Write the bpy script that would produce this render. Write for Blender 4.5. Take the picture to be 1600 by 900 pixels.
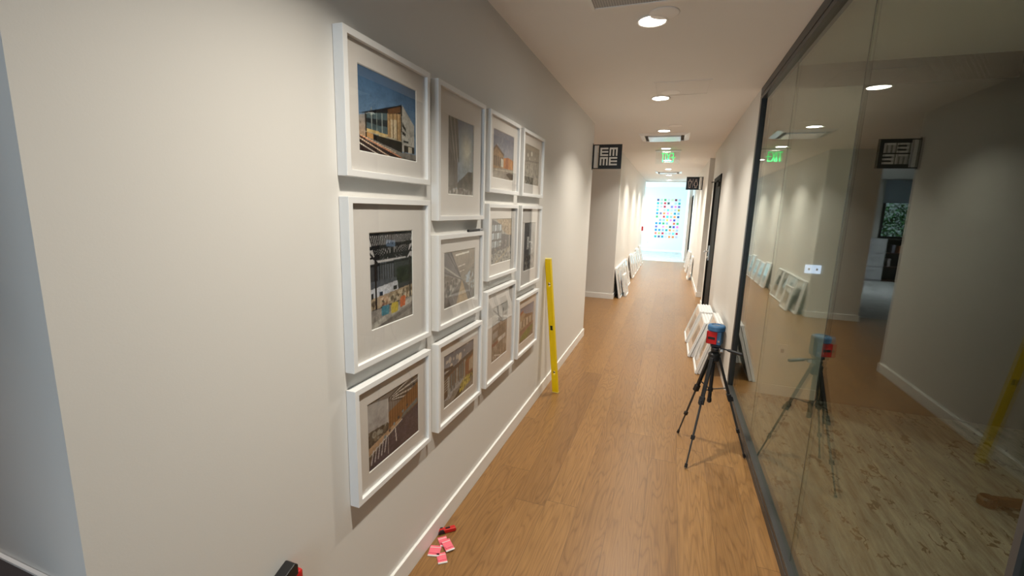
import bpy, bmesh, math, random
import numpy as np
from mathutils import Matrix, Vector
random.seed(7); rng = np.random.default_rng(5)
S = bpy.context.scene
for o in list(bpy.data.objects): bpy.data.objects.remove(o)
C = S.collection
PI = math.pi
# ------------------------------------------------------------------ camera
YAW, PITCH, ROLL, FPX, CAMH = -0.3364, -0.1757, -0.0290, 698.4, 1.56
fw = Vector((math.sin(YAW)*math.cos(PITCH), math.cos(YAW)*math.cos(PITCH), math.sin(PITCH)))
rt = Vector((math.cos(YAW), -math.sin(YAW), 0)); dn = fw.cross(rt)
r2 = rt*math.cos(ROLL) + dn*math.sin(ROLL); d2 = -rt*math.sin(ROLL) + dn*math.cos(ROLL)
cam = bpy.data.objects.new('camera', bpy.data.cameras.new('camera')); C.objects.link(cam)
cam.data.sensor_width = 36; cam.data.lens = FPX/1600*36; cam.data.clip_start = 0.02; cam.data.clip_end = 200
m = Matrix((r2, -d2, -fw)).transposed().to_4x4(); m.translation = (0, 0, CAMH)
cam.matrix_world = m
S.camera = cam
# ------------------------------------------------------------------ view + world + lights
S.view_settings.view_transform = 'Standard'; S.view_settings.look = 'None'
S.view_settings.exposure = 1.26; S.view_settings.gamma = 1.0
S.view_settings.use_curve_mapping = False
W = bpy.data.worlds.new('sky'); S.world = W; W.use_nodes = True
bg = W.node_tree.nodes['Background']; bg.inputs[0].default_value = (0.66, 0.84, 1.0, 1); bg.inputs[1].default_value = 0.4
DL_W = 6.9          # watts per downlight
DL_COL = (1.0, 0.925, 0.80)
XL, XR, ZC = -0.948, 0.584, 2.564

def area(name, loc, rot, size, power, col, size_y=None, spread=None, shape='DISK'):
    l = bpy.data.lights.new(name, 'AREA'); l.shape = shape; l.size = size
    if size_y: l.size_y = size_y
    l.energy = power; l.color = col
    if spread: l.spread = spread
    o = bpy.data.objects.new(name, l); C.objects.link(o); o.location = loc; o.rotation_euler = rot
    return o
# daylight through the glazing of the far lobby (it lies to the left, outside the view) and through the entrance behind the camera
area('lobby_daylight', (-3.9, 17.3, 1.4), (0, -PI/2, 0), 3.2, 130, (0.52, 0.85, 1.0), 2.2, shape='RECTANGLE')
area('entrance_daylight', (-.2, -2.8, 1.45), (PI/2, 0, 0), 1.3, 11, (0.72, 0.87, 1.0), 2.2, shape='RECTANGLE')

# ------------------------------------------------------------------ materials
def mat(name, col=(.8,.8,.8), rough=.5, metal=0, emit=None, estr=0, spec=None):
    m = bpy.data.materials.new(name); m.use_nodes = True
    b = m.node_tree.nodes['Principled BSDF']
    b.inputs['Base Color'].default_value = (*col, 1); b.inputs['Roughness'].default_value = rough
    b.inputs['Metallic'].default_value = metal
    if spec is not None: b.inputs['Specular IOR Level'].default_value = spec
    if emit: b.inputs['Emission Color'].default_value = (*emit, 1); b.inputs['Emission Strength'].default_value = estr
    return m
class N:
    def __init__(s, m): s.m = m; s.t = m.node_tree; s.b = s.t.nodes['Principled BSDF']
    def n(s, typ, **kw):
        k = s.t.nodes.new(typ)
        for a, v in kw.items(): setattr(k, a, v)
        return k
    def l(s, a, b): s.t.links.new(a, b)
    def math(s, op, a, b=None, c=None):
        k = s.n('ShaderNodeMath', operation=op)
        for i, v in enumerate((a, b, c)):
            if v is None: continue
            if isinstance(v, (int, float)): k.inputs[i].default_value = v
            else: s.l(v, k.inputs[i])
        return k.outputs[0]
    def xyz(s):
        g = s.n('ShaderNodeNewGeometry'); p = s.n('ShaderNodeSeparateXYZ'); s.l(g.outputs['Position'], p.inputs[0])
        return p.outputs
    def comb(s, x, y, z):
        k = s.n('ShaderNodeCombineXYZ')
        for i, v in enumerate((x, y, z)):
            if isinstance(v, (int, float)): k.inputs[i].default_value = v
            else: s.l(v, k.inputs[i])
        return k.outputs[0]
    def noise(s, vec, scale, detail=3, rough=.5, dist=0):
        k = s.n('ShaderNodeTexNoise'); s.l(vec, k.inputs['Vector'])
        k.inputs['Scale'].default_value = scale; k.inputs['Detail'].default_value = detail
        k.inputs['Roughness'].default_value = rough; k.inputs['Distortion'].default_value = dist
        return k.outputs['Fac']
    def ramp(s, fac, stops):
        k = s.n('ShaderNodeValToRGB'); s.l(fac, k.inputs[0]); e = k.color_ramp.elements
        while len(e) < len(stops): e.new(.5)
        for i, (p, c) in enumerate(stops): e[i].position = p; e[i].color = (*c, 1)
        return k.outputs[0]
    def mix(s, fac, a, b, mode='MIX'):
        k = s.n('ShaderNodeMix', data_type='RGBA', blend_type=mode)
        for i, v in ((0, fac), (6, a), (7, b)):
            if isinstance(v, (int, float)): k.inputs[i].default_value = v
            elif isinstance(v, tuple): k.inputs[i].default_value = (*v, 1)
            else: s.l(v, k.inputs[i])
        return k.outputs[2]
    def bump(s, h, strength=.1, dist=.002):
        k = s.n('ShaderNodeBump'); k.inputs['Strength'].default_value = strength; k.inputs['Distance'].default_value = dist
        s.l(h, k.inputs['Height']); s.l(k.outputs[0], s.b.inputs['Normal'])
def paint(name, col, rough=.55):
    m = mat(name, col, rough, spec=.3); w = N(m); g = w.n('ShaderNodeNewGeometry')
    n1 = w.noise(g.outputs['Position'], 1.3, 2)
    c = w.mix(n1, tuple(x*.97 for x in col), tuple(min(1, x*1.03) for x in col)); w.l(c, w.b.inputs['Base Color'])
    w.bump(w.noise(g.outputs['Position'], 260, 3), .12, .001)
    return m
M_WALL = paint('wall_paint', (.735, .72, .685))
M_ROOMWALL = paint('room_wall_paint', (.80, .81, .74))
M_CEIL = paint('ceiling_paint', (.86, .84, .81), .7)
M_TRIM = mat('trim_enamel', (.86, .85, .82), .3)
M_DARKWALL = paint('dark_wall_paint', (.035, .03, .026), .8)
M_BLACK = mat('black_aluminium', (.022, .023, .025), .38, spec=.4)
M_BRONZE = mat('charcoal_anodised', (.055, .056, .056), .42, .2)
M_DOOR = mat('black_door_paint', (.006, .006, .006), .7, spec=.2)
M_WHITE = mat('white_lacquer', (.83, .84, .84), .32)
M_MAT = mat('mat_board', (.76, .72, .70), .9, spec=.1)
M_BEVEL = mat('mat_core', (.9, .89, .87), .9)
M_BACK = mat('backing_board', (.11, .115, .12), .8)
M_STEEL = mat('brushed_steel', (.7, .69, .66), .28, 1)
M_PLASTB = mat('black_plastic', (.012, .012, .013), .42)
M_GREYP = mat('grey_plastic', (.25, .26, .27), .5)
M_YEL = mat('yellow_lacquer', (.86, .62, .0), .3)
M_RED = mat('red_plastic', (.55, .012, .012), .38)
M_BLUE = mat('blue_plastic', (.05, .15, .30), .45)
M_PINK = mat('pink_card', (.85, .16, .22), .45)
M_CLEAR = mat('clear_blister', (.75, .72, .7), .15)
M_GRILLE = None
M_COUNTER = mat('dark_counter', (.035, .025, .025), .4)
M_TAN = mat('tan_card', (.6, .45, .35), .6)
M_LAMP = mat('lit_lens', (1, 1, 1), .5, emit=(1, .95, .86), estr=14)
M_GHOST = mat('ghost_disc_white', (.93, .91, .88), .6)
M_GREEN = mat('lit_green_lettering', (.0, .4, .1), .4, emit=(.0, 1.0, .16), estr=.5)
M_SIGN = mat('black_acrylic', (.01, .01, .011), .25)
M_SIGNW = mat('white_vinyl', (.72, .70, .66), .5)
M_ICON = mat('pale_pink_vinyl', (.55, .45, .43), .5)
M_BROWN = mat('brown_metal', (.05, .018, .009), .45)

def glassmat(name, tint, base=.04, gloss=(1,1,1)):
    m = bpy.data.materials.new(name); m.use_nodes = True; t = m.node_tree; t.nodes.clear()
    o = t.nodes.new('ShaderNodeOutputMaterial'); mx = t.nodes.new('ShaderNodeMixShader')
    tr = t.nodes.new('ShaderNodeBsdfTransparent'); gl = t.nodes.new('ShaderNodeBsdfGlossy')
    tr.inputs[0].default_value = (*tint, 1); gl.inputs[0].default_value = (*gloss, 1); gl.inputs['Roughness'].default_value = 0.0
    g = t.nodes.new('ShaderNodeNewGeometry'); d = t.nodes.new('ShaderNodeVectorMath'); d.operation = 'DOT_PRODUCT'
    t.links.new(g.outputs['Incoming'], d.inputs[0]); t.links.new(g.outputs['Normal'], d.inputs[1])
    def mth(op, a, b=None):
        k = t.nodes.new('ShaderNodeMath'); k.operation = op
        for i, v in enumerate((a, b)):
            if v is None: continue
            if isinstance(v, (int, float)): k.inputs[i].default_value = v
            else: t.links.new(v, k.inputs[i])
        return k.outputs[0]
    c = mth('ABSOLUTE', d.outputs['Value']); f = mth('POWER', mth('SUBTRACT', 1.0, c), 5.0)
    f = mth('ADD', mth('MULTIPLY', f, 1-base), base)        # Schlick reflectance of one glass face
    t.links.new(f, mx.inputs[0]); t.links.new(tr.outputs[0], mx.inputs[1]); t.links.new(gl.outputs[0], mx.inputs[2])
    t.links.new(mx.outputs[0], o.inputs[0])
    return m
M_GLASS = glassmat('partition_glass', (.88, .925, .88), .032, (.86, .88, .85))
M_GLAZE = glassmat('picture_glass', (.985, .99, .985))
M_ACRYL = glassmat('clear_acrylic', (.95, .97, .96))

def wood_floor():
    m = mat('oak_planks', (.4, .25, .13), .42, spec=.5); w = N(m); X, Y, Z = w.xyz()
    pw = .168
    u = w.math('DIVIDE', w.math('ADD', X, -.155+pw*40), pw); iu = w.math('FLOOR', u); fu = w.math('FRACT', u)
    wn = w.n('ShaderNodeTexWhiteNoise', noise_dimensions='1D'); w.l(iu, wn.inputs['W'])
    v = w.math('DIVIDE', w.math('ADD', w.math('ADD', Y, 30-1.847), w.math('MULTIPLY', wn.outputs['Value'], 2.3)), 2.1)
    iv = w.math('FLOOR', v); fv = w.math('FRACT', v)
    wc = w.n('ShaderNodeTexWhiteNoise', noise_dimensions='2D'); w.l(w.comb(iu, iv, 0), wc.inputs['Vector'])
    r = wc.outputs['Value']
    base = w.ramp(r, [(0, (.195, .096, .031)), (.15, (.228, .115, .037)), (.8, (.262, .136, .044)), (1, (.30, .16, .054))])
    # cathedral grain: rings cut lengthwise
    off = w.math('MULTIPLY', r, 37.0)
    gx = w.math('ADD', X, off); gy = w.math('ADD', Y, w.math('MULTIPLY', off, 3.1))
    n1 = w.noise(w.comb(w.math('MULTIPLY', gx, 9.0), w.math('MULTIPLY', gy, .9), off), 1.0, 2, .5)
    rings = w.math('FRACT', w.math('MULTIPLY', n1, 17.0))
    line = w.ramp(rings, [(0, (.52, .46, .40)), (.16, (.95, .95, .95)), (.55, (1.12, 1.14, 1.16)), (.85, (.9, .88, .86)), (1, (.52, .46, .40))])
    fine = w.noise(w.comb(w.math('MULTIPLY', gx, 190.0), w.math('MULTIPLY', gy, 6.0), off), 1.0, 3, .6)
    fcol = w.ramp(fine, [(.3, (.68, .66, .63)), (.66, (1.14, 1.14, 1.14))])
    patch = w.noise(w.comb(w.math('MULTIPLY', gx, 3.0), w.math('MULTIPLY', gy, 1.2), off), 1.0, 2)
    c = w.mix(.62, base, line, 'MULTIPLY'); c = w.mix(.8, c, fcol, 'MULTIPLY')
    c = w.mix(w.math('MULTIPLY', patch, .35), c, (.37, .185, .062))
    e = w.math('MAXIMUM', w.math('LESS_THAN', fu, .011), w.math('LESS_THAN', fv, .0013))
    c = w.mix(w.math('MULTIPLY', e, .75), c, (.07, .035, .015))
    w.l(c, w.b.inputs['Base Color'])
    w.l(w.math('ADD', w.math('MULTIPLY', fine, .12), .29), w.b.inputs['Roughness'])
    w.bump(w.math('SUBTRACT', fine, w.math('MULTIPLY', e, 1.5)), .12, .0015)
    return m
M_WOOD = wood_floor()

def carpet(name, c0, c1, crack, ang=.35):
    m = mat(name, c0, .95, spec=.05); w = N(m); X, Y, Z = w.xyz()
    ca, sa = math.cos(ang), math.sin(ang)
    a = w.math('ADD', w.math('MULTIPLY', X, ca), w.math('MULTIPLY', Y, -sa))
    b = w.math('ADD', w.math('MULTIPLY', X, sa), w.math('MULTIPLY', Y, ca))
    st = w.noise(w.comb(w.math('MULTIPLY', a, 26.0), w.math('MULTIPLY', b, 3.2), 0.0), 1.0, 5, .65)
    col = w.ramp(st, [(.32, c0), (.66, c1)])
    wob = w.noise(w.comb(w.math('MULTIPLY', a, 30.0), w.math('MULTIPLY', b, 16.0), 5.0), 1.0, 2)
    n0 = w.noise(w.comb(w.math('ADD', w.math('MULTIPLY', a, 8.0), w.math('MULTIPLY', wob, .8)), w.math('MULTIPLY', b, 1.9), 3.0), 1.0, 3, .55)
    ridge = w.math('ABSOLUTE', w.math('SUBTRACT', n0, .5))
    gate = w.noise(w.comb(w.math('MULTIPLY', a, 9.0), w.math('MULTIPLY', b, 4.5), 9.0), 1.0, 2)
    thr = w.math('MULTIPLY', w.math('MAXIMUM', w.math('SUBTRACT', gate, .43), 0.0), .095)
    ck = w.math('LESS_THAN', ridge, thr)
    col = w.mix(w.math('MULTIPLY', ck, .92), col, crack)
    pile = w.noise(w.comb(w.math('MULTIPLY', X, 260.0), w.math('MULTIPLY', Y, 260.0), 0.0), 1.0, 2)
    col = w.mix(.6, col, w.ramp(pile, [(.3, (.6, .6, .6)), (.7, (1.15, 1.15, 1.15))]), 'MULTIPLY')
    w.l(col, w.b.inputs['Base Color']); w.bump(pile, .5, .003)
    return m
M_CARPET = carpet('streaked_carpet', (.13, .118, .098), (.32, .290, .245), (.07, .055, .04), .03)
M_CARPET2 = carpet('pale_carpet', (.46, .46, .46), (.62, .62, .61), (.3, .29, .28), .9)

def ink():
    m = mat('print_ink', (.5,.5,.5), .6, spec=.2); w = N(m)
    a = w.n('ShaderNodeAttribute', attribute_name='ink'); w.l(a.outputs['Color'], w.b.inputs['Base Color'])
    return m
M_INK = ink()
def grille():
    m = mat('perforated_grille', (.5, .5, .5), .5, spec=.3); w = N(m); X, Y, Z = w.xyz()
    fx = w.math('FRACT', w.math('MULTIPLY', X, 80.0)); fy = w.math('FRACT', w.math('MULTIPLY', Y, 80.0))
    h = w.math('MULTIPLY', w.math('GREATER_THAN', fx, .38), w.math('GREATER_THAN', fy, .38))
    w.l(w.mix(h, (.50, .49, .47), (.26, .26, .26)), w.b.inputs['Base Color']); return m
M_GRILLE = grille()

# ------------------------------------------------------------------ helpers
def link(o, parent=None):
    C.objects.link(o)
    if parent: o.parent = parent
    return o
def obj(name, bm, m, parent=None, bevel=0, smooth=False, seg=2):
    bmesh.ops.recalc_face_normals(bm, faces=bm.faces)
    me = bpy.data.meshes.new(name); bm.to_mesh(me); bm.free()
    for x in (m if isinstance(m, (list, tuple)) else [m]): me.materials.append(x)
    if smooth:
        for p in me.polygons: p.use_smooth = True
    o = link(bpy.data.objects.new(name, me), parent)
    if bevel:
        b = o.modifiers.new('bevel', 'BEVEL'); b.width = bevel; b.segments = seg; b.limit_method = 'ANGLE'; b.angle_limit = .6
    return o
def thing(name, label, cat, loc=(0,0,0), rot=(0,0,0), group=None):
    o = bpy.data.objects.new(name, None); o.empty_display_size = .05; C.objects.link(o)
    o.location = loc; o.rotation_euler = rot; tag(o, label, cat, group); return o
def tag(o, label, cat, group=None):
    o['label'] = label; o['category'] = cat
    if group: o['group'] = group
    return o
def struct(name, bm, m, parent=None, bevel=0):
    o = obj(name, bm, m, parent, bevel)
    if not parent: o['kind'] = 'structure'
    return o
def dup(root, loc, rot, label, group=None):
    r = root.copy(); C.objects.link(r); r.location = loc; r.rotation_euler = rot; r['label'] = label
    if group: r['group'] = group
    for ch in list(root.children):
        c = ch.copy(); C.objects.link(c); c.parent = r
        for g in list(ch.children):
            d = g.copy(); C.objects.link(d); d.parent = c
    return r
def box(bm, x0, x1, y0, y1, z0, z1, mi=0):
    vs = [bm.verts.new((x, y, z)) for x in (x0, x1) for y in (y0, y1) for z in (z0, z1)]
    for f in ((0,1,3,2), (4,6,7,5), (0,4,5,1), (2,3,7,6), (0,2,6,4), (1,5,7,3)):
        bm.faces.new([vs[i] for i in f]).material_index = mi
    return bm
def nb(*boxes):
    bm = bmesh.new()
    for b in boxes: box(bm, *b)
    return bm
def tube(bm, pts, r, n=12, caps=True):
    """sweep; pts list of vectors, r float or list"""
    pts = [Vector(p) for p in pts]; rs = r if isinstance(r, (list, tuple)) else [r]*len(pts); rings = []
    for i, p in enumerate(pts):
        t = (pts[min(i+1, len(pts)-1)] - pts[max(i-1, 0)]).normalized()
        a = Vector((0,0,1)) if abs(t.z) < .9 else Vector((1,0,0))
        u = t.cross(a).normalized(); v = t.cross(u)
        rings.append([bm.verts.new(p + (u*math.cos(2*PI*k/n) + v*math.sin(2*PI*k/n))*rs[i]) for k in range(n)])
    for a, b in zip(rings, rings[1:]):
        for k in range(n): bm.faces.new((a[k], a[(k+1)%n], b[(k+1)%n], b[k]))
    if caps: bm.faces.new(rings[0]); bm.faces.new(rings[-1])
    return bm
def obox(bm, p0, p1, w, d, up=(0,0,1), mi=0):
    """rectangular bar from p0 to p1, w wide (sideways) and d deep"""
    p0, p1 = Vector(p0), Vector(p1); t = (p1-p0).normalized(); u = t.cross(Vector(up)).normalized(); v = u.cross(t)
    q = []
    for p in (p0, p1): q.append([bm.verts.new(p + u*sx*w/2 + v*sy*d/2) for sx, sy in ((-1,-1),(1,-1),(1,1),(-1,1))])
    a, b = q
    for k in range(4): bm.faces.new((a[k], a[(k+1)%4], b[(k+1)%4], b[k])).material_index = mi
    bm.faces.new(a).material_index = mi; bm.faces.new(b).material_index = mi
    return bm
def lathe(bm, prof, n=32, c=(0,0,0)):
    rings = [[bm.verts.new((c[0]+r*math.cos(2*PI*k/n), c[1]+r*math.sin(2*PI*k/n), c[2]+z)) for k in range(n)] for r, z in prof]
    for a, b in zip(rings, rings[1:]):
        for k in range(n): bm.faces.new((a[k], a[(k+1)%n], b[(k+1)%n], b[k]))
    bm.faces.new(rings[0]); bm.faces.new(rings[-1]); return bm
def prism(bm, poly, y0, y1, mi=0):
    """polygon in x,z extruded along y"""
    a = [bm.verts.new((x, y0, z)) for x, z in poly]; b = [bm.verts.new((x, y1, z)) for x, z in poly]
    n = len(poly)
    for k in range(n): bm.faces.new((a[k], a[(k+1)%n], b[(k+1)%n], b[k])).material_index = mi
    bm.faces.new(a).material_index = mi; bm.faces.new(b[::-1]).material_index = mi
    return bm

# ------------------------------------------------------------------ the setting
struct('floor', nb((-6.0, .64, -3.0, 8.45, -.12, 0), (-.93, .75, 8.45, 15.4, -.12, 0), (.64, 2.1, 4.32, 9.3, -.12, 0)), M_WOOD)
struct('floor_carpet_room', nb((.64, 5.0, -3.0, 4.32, -.12, .003)), M_CARPET)
struct('floor_carpet_office', nb((-6.0, -1.60, 8.45, 14.2, -.12, .003)), M_CARPET2)
struct('floor_carpet_lobby', nb((-4.0, .75, 15.4, 19.3, -.12, .003)), M_CARPET2)
struct('ceiling', nb((-6.1, .66, -3.0, 19.4, ZC, ZC+.25), (.66, 2.2, 4.32, 19.4, ZC, ZC+.25)), M_CEIL)
struct('ceiling_room', nb((.66, 5.1, -3.0, 4.32, 2.738, 2.9)), M_CEIL)
struct('wall_left', nb((-1.10, XL, .415, 5.48, 0, ZC)), M_WALL)
struct('wall_left_end', nb((-5.0, -1.10, .415, .565, 0, ZC)), M_WALL)
struct('wall_left_blocker', nb((-1.10, XL, -3.0, -.24, 0, ZC)), M_WALL)  # unseen wall added to keep entrance daylight off the left end wall
struct('wall_side_room', nb((-5.0, -4.9, -3.0, .415, 0, ZC), (-4.9, -1.10, -3.0, -2.9, 0, ZC)), M_WALL)
struct('wall_left_back', nb((-6.0, -1.10, 5.33, 5.48, 0, ZC)), M_WALL)
struct('wall_left_far', nb((-1.60, -.905, 8.10, 15.4, 0, ZC)), M_WALL)
struct('wall_office_side', nb((-6.1, -6.0, 5.33, 14.3, 0, ZC)), M_WALL)
WX0, WX1 = -5.3, -3.83
struct('wall_office_window', nb((-6.0, WX0, 14.15, 14.3, 0, ZC), (WX1, -1.60, 14.15, 14.3, 0, ZC), (WX0, WX1, 14.15, 14.3, 0, 1.08), (WX0, WX1, 14.15, 14.3, 2.5, ZC)), M_WALL)
struct('wall_lobby_end', nb((-4.0, .75, 19.2, 19.35, 0, ZC)), M_WALL)
struct('wall_lobby_near', nb((-4.0, -1.60, 15.25, 15.4, 0, ZC)), M_WALL)
struct('wall_lobby_window_side', nb((-4.1, -4.0, 15.25, 19.35, 0, .35), (-4.1, -4.0, 15.25, 15.6, .35, ZC), (-4.1, -4.0, 19.0, 19.35, .35, ZC)), M_WALL)
struct('trim_lobby_header', nb((-.905, .50, 15.38, 15.46, 2.535, ZC)), M_TRIM)
DY0, DY1, DZ = 6.85, 7.86, 2.07
struct('wall_right', nb((XR, .75, 4.24, DY0, 0, ZC), (XR, .75, DY1, 8.3, 0, ZC), (XR, .75, DY0, DY1, DZ, ZC)), M_WALL)
struct('wall_right_vestibule', nb((2.0, 2.15, 8.2, 9.25, 0, ZC), (.75, 2.0, 8.2, 8.3, 0, ZC)), M_WALL)
struct('wall_right_far', nb((.554, 2.0, 9.1, 9.25, 0, ZC), (.554, .72, 9.25, 14.95, 0, ZC), (.554, .72, 14.95, 15.85, 2.12, ZC), (.46, .72, 15.85, 19.2, 0, ZC)), M_WALL)
struct('wall_room_end', nb((.75, 1.288, 4.32, 4.45, 0, 2.738), (.64, .75, 4.24, 4.32, 0, 2.738)), M_ROOMWALL)
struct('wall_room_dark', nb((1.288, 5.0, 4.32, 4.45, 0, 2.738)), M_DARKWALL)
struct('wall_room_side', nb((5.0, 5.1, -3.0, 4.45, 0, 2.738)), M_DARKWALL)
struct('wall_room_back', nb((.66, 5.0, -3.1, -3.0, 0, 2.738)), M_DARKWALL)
BH, BT = .093, .013
struct('baseboard_left', nb((XL, XL+BT, .415-BT, 5.48+BT, 0, BH), (-1.10, XL, 5.48, 5.48+BT, 0, BH), (-1.10, XL, .415-BT, .415, 0, BH)), M_TRIM, bevel=.002)
struct('baseboard_left_far', nb((-1.60-BT, -.905+BT, 8.10-BT, 8.10, 0, BH), (-.905, -.905+BT, 8.10, 15.4, 0, BH)), M_TRIM, bevel=.002)
struct('baseboard_right', nb((XR-BT, XR, 4.255, DY0-.05, 0, BH), (XR-BT, XR, DY1+.05, 8.3, 0, BH)), M_TRIM, bevel=.002)
struct('baseboard_right_far', nb((.554-BT, 2.0, 9.1-BT, 9.1, 0, BH), (.554-BT, .554, 9.1, 14.9, 0, BH), (.46-BT, .46, 15.85, 19.2, 0, BH)), M_TRIM, bevel=.002)
struct('baseboard_lobby', nb((-4.0, .46, 19.2-BT, 19.2, 0, BH)), M_TRIM)
struct('baseboard_room', nb((.66, 1.288, 4.32-BT, 4.32, 0, BH)), M_TRIM)
# glass partition: header, sill track, end post, three panes in view and one beyond
GX0, GX1 = .605, .615
struct('trim_1', nb((XR, .645, -2.6, 4.24, 2.472, 2.50), (XR+.008, .645, -2.6, 4.24, 2.50, 2.508), (XR, .645, -2.6, 4.24, 2.508, ZC)), M_BRONZE, bevel=.0015)
struct('trim_2', nb((XR, .645, -2.6, 4.24, 0, .048), (XR+.008, .645, -2.6, 4.24, .048, .055), (XR, .645, -2.6, 4.24, .055, .085)), M_BRONZE, bevel=.0015)
struct('trim_3', nb((XR, .66, 4.175, 4.24, .085, 2.472)), M_BLACK, bevel=.0015)
joints = [-2.6, -.18, .925, 2.029, 3.138, 4.175]
for k in range(5):
    struct('window_%d' % (k+1), nb((GX0, GX1, joints[k]+.002, joints[k+1]-.002, .06, 2.49)), M_GLASS)
    if 0 < k:
        w_ = .008 if k == 2 else .0018
        struct('trim_%d' % (k+3), nb((GX0-(.008 if k == 2 else -.001), GX0+(.012 if k == 2 else .0035), joints[k]-w_, joints[k]+w_, .085, 2.472)), M_BRONZE)
# black door in the right wall
d = struct('door_1', nb((XR+.012, XR+.055, DY0+.02, DY1-.02, .012, DZ-.02)), M_DOOR)
struct('door_frame', nb((XR-.012, .70, DY0-.04, DY0+.02, 0, DZ+.04), (XR-.012, .70, DY1-.02, DY1+.04, 0, DZ+.04), (XR-.012, .70, DY0-.04, DY1+.04, DZ-.02, DZ+.04)), M_DOOR, d, .002)
bm = nb((XR-.03, XR+.012, DY0+.06, DY0+.34, DZ-.12, DZ-.06)); obox(bm, (XR-.02, DY0+.22, DZ-.05), (XR-.07, DY1-.35, DZ-.035), .02, .012)
struct('door_closer', bm, M_DOOR, d, .003)
bm = nb((XR-.004, XR+.012, 7.69, 7.78, .84, 1.07)); tube(bm, [(XR, 7.735, .98), (XR-.055, 7.735, .98), (XR-.062, 7.725, .98), (XR-.062, 7.61, .98)], .011)
tube(bm, [(XR, 7.735, .885), (XR-.02, 7.735, .885)], .018)
struct('door_handle', bm, M_STEEL, d, .002)
d = struct('door_2', nb((.60, .64, 14.97, 15.83, .01, 2.10)), M_DOOR)
struct('door_frame', nb((.545, .70, 14.95, 14.99, 0, 2.12), (.545, .70, 15.81, 15.85, 0, 2.12), (.545, .70, 14.95, 15.85, 2.08, 2.12)), M_DOOR, d)
# office window seen by reflection
w_ = struct('window_6', nb((WX0, WX1, 14.20, 14.215, 1.08, 2.5)), M_GLASS)
struct('window_frame', nb((WX0, WX0+.06, 14.13, 14.25, 1.08, 2.5), (WX1-.06, WX1, 14.13, 14.25, 1.08, 2.5), (WX0, WX1, 14.13, 14.25, 1.08, 1.13), (WX0, WX1, 14.13, 14.25, 2.45, 2.5)), M_BLACK, w_)
M_SHADE = mat('pale_blue_shade_cloth', (.42, .52, .62), .8); M_SHADE.node_tree.nodes['Principled BSDF'].inputs['Transmission Weight'].default_value = .35
tag(obj('roller_shade', nb((WX0+.06, WX1+.02, 14.10, 14.108, 1.99, 2.54), (WX0+.06, WX1+.02, 14.09, 14.118, 1.97, 1.99)), M_SHADE), 'pale blue roller shade half down over the office window', 'shade')
# lobby glazing (outside the view to the left)
w_ = struct('window_7', nb((-4.06, -4.05, 15.6, 19.0, .35, ZC)), M_GLASS)
struct('window_frame', nb(*[(-4.1, -4.0, y, y+.06, .35, ZC) for y in (15.6, 16.72, 17.84, 18.94)]), M_BLACK, w_)

# ------------------------------------------------------------------ ceiling fittings
def downlight(y, label, lit=True, x=-.19):
    if lit:
        t = thing('downlight', label, 'ceiling light', (x, y, ZC), group='lit recessed downlights along the ceiling')
        bm = bmesh.new(); lathe(bm, [(.082, -.001), (.082, -.006), (.078, -.009), (.068, -.006), (.066, -.0012)], 40); obj('trim_ring', bm, M_TRIM, t, smooth=True)
        bm = bmesh.new(); lathe(bm, [(.066, -.002), (.066, -.0045)], 40); obj('lens', bm, M_LAMP, t)
        a = area('downlight_glow', (x, y, ZC-.012), (0, 0, 0), .10, DL_W*(1.0 if y < 5 else 1.25 if y < 7 else 1.45 if y < 9 else 1.6), DL_COL, spread=math.radians(119))
        return t
    bm = bmesh.new(); lathe(bm, [(.076, -.0005), (.076, -.004), (.07, -.006), (.001, -.007)], 40)  # added discs standing for ghost images of the downlights, not real fittings
    o = obj('ghost_disc', bm, M_GHOST, smooth=True); o.location = (x, y, ZC)
    return tag(o, label, 'ceiling light', 'added discs for ghost images of the downlights')
for y, l in ((2.673, 'brightest, largest lit downlight, nearest in the corridor ceiling'), (4.386, 'second lit downlight along the corridor, beside the ceiling access panel'),
             (6.07, 'third lit downlight, just before the square ceiling cassette'), (7.70, 'fourth lit downlight, between the ceiling cassette and the exit sign'),
             (9.4, 'lit downlight directly behind the green exit sign'), (11.25, 'lit downlight first beyond the exit sign'), (13.0, 'lit downlight second beyond the exit sign'), (14.9, 'farthest lit downlight, just before the lobby header')):
    downlight(y, l)
for y in (.97, -2.4):
    area('downlight_glow', (-.19, y, ZC-.012), (0, 0, 0), .10, DL_W*1.12, DL_COL, spread=math.radians(119))
area('side_room_downlight_glow', (-1.95, -.05, ZC-.012), (0, 0, 0), .12, 2.6, (1, .93, .9), spread=math.radians(80))
area('office_fill', (-3.9, 11.8, ZC-.012), (0, 0, 0), .12, 26, (.85, .93, 1), spread=math.radians(140))  # fill lamp added to brighten the office shade and carpet, no fixture
for y in (16.5, 18.2): area('lobby_downlight_glow', (-.7, y, ZC-.012), (0, 0, 0), .12, 5, (.8, .93, 1), spread=math.radians(140))
for x, y, l in ((-.129, 2.593, 'dim ghost image disc overlapping the nearest bright downlight'), (-.105, 4.203, 'dim ghost image disc beside the ceiling access panel downlight'),
                (-.063, 5.746, 'dim ghost image disc up from the third downlight'), (-.048, 7.114, 'faint ghost image disc just past the ceiling cassette')):
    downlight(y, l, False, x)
t = thing('ceiling_vent', 'square perforated grey vent grille in ceiling at top edge', 'vent', (-.17, 2.15, ZC))
obj('grille', nb((-.285, .285, -.285, .285, -.006, -.001)), M_GRILLE, t)
obj('frame', nb((-.305, -.285, -.305, .305, -.010, 0), (.285, .305, -.305, .305, -.010, 0), (-.285, .285, -.305, -.285, -.010, 0), (-.285, .285, .285, .305, -.010, 0)), M_TRIM, t, .002)
t = thing('access_panel', 'flush square access hatch outlined in the white ceiling', 'hatch', (-.017, 4.09, ZC))
obj('panel', nb((-.195, .195, -.2, .2, -.003, -.0005)), M_CEIL, t)
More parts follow.
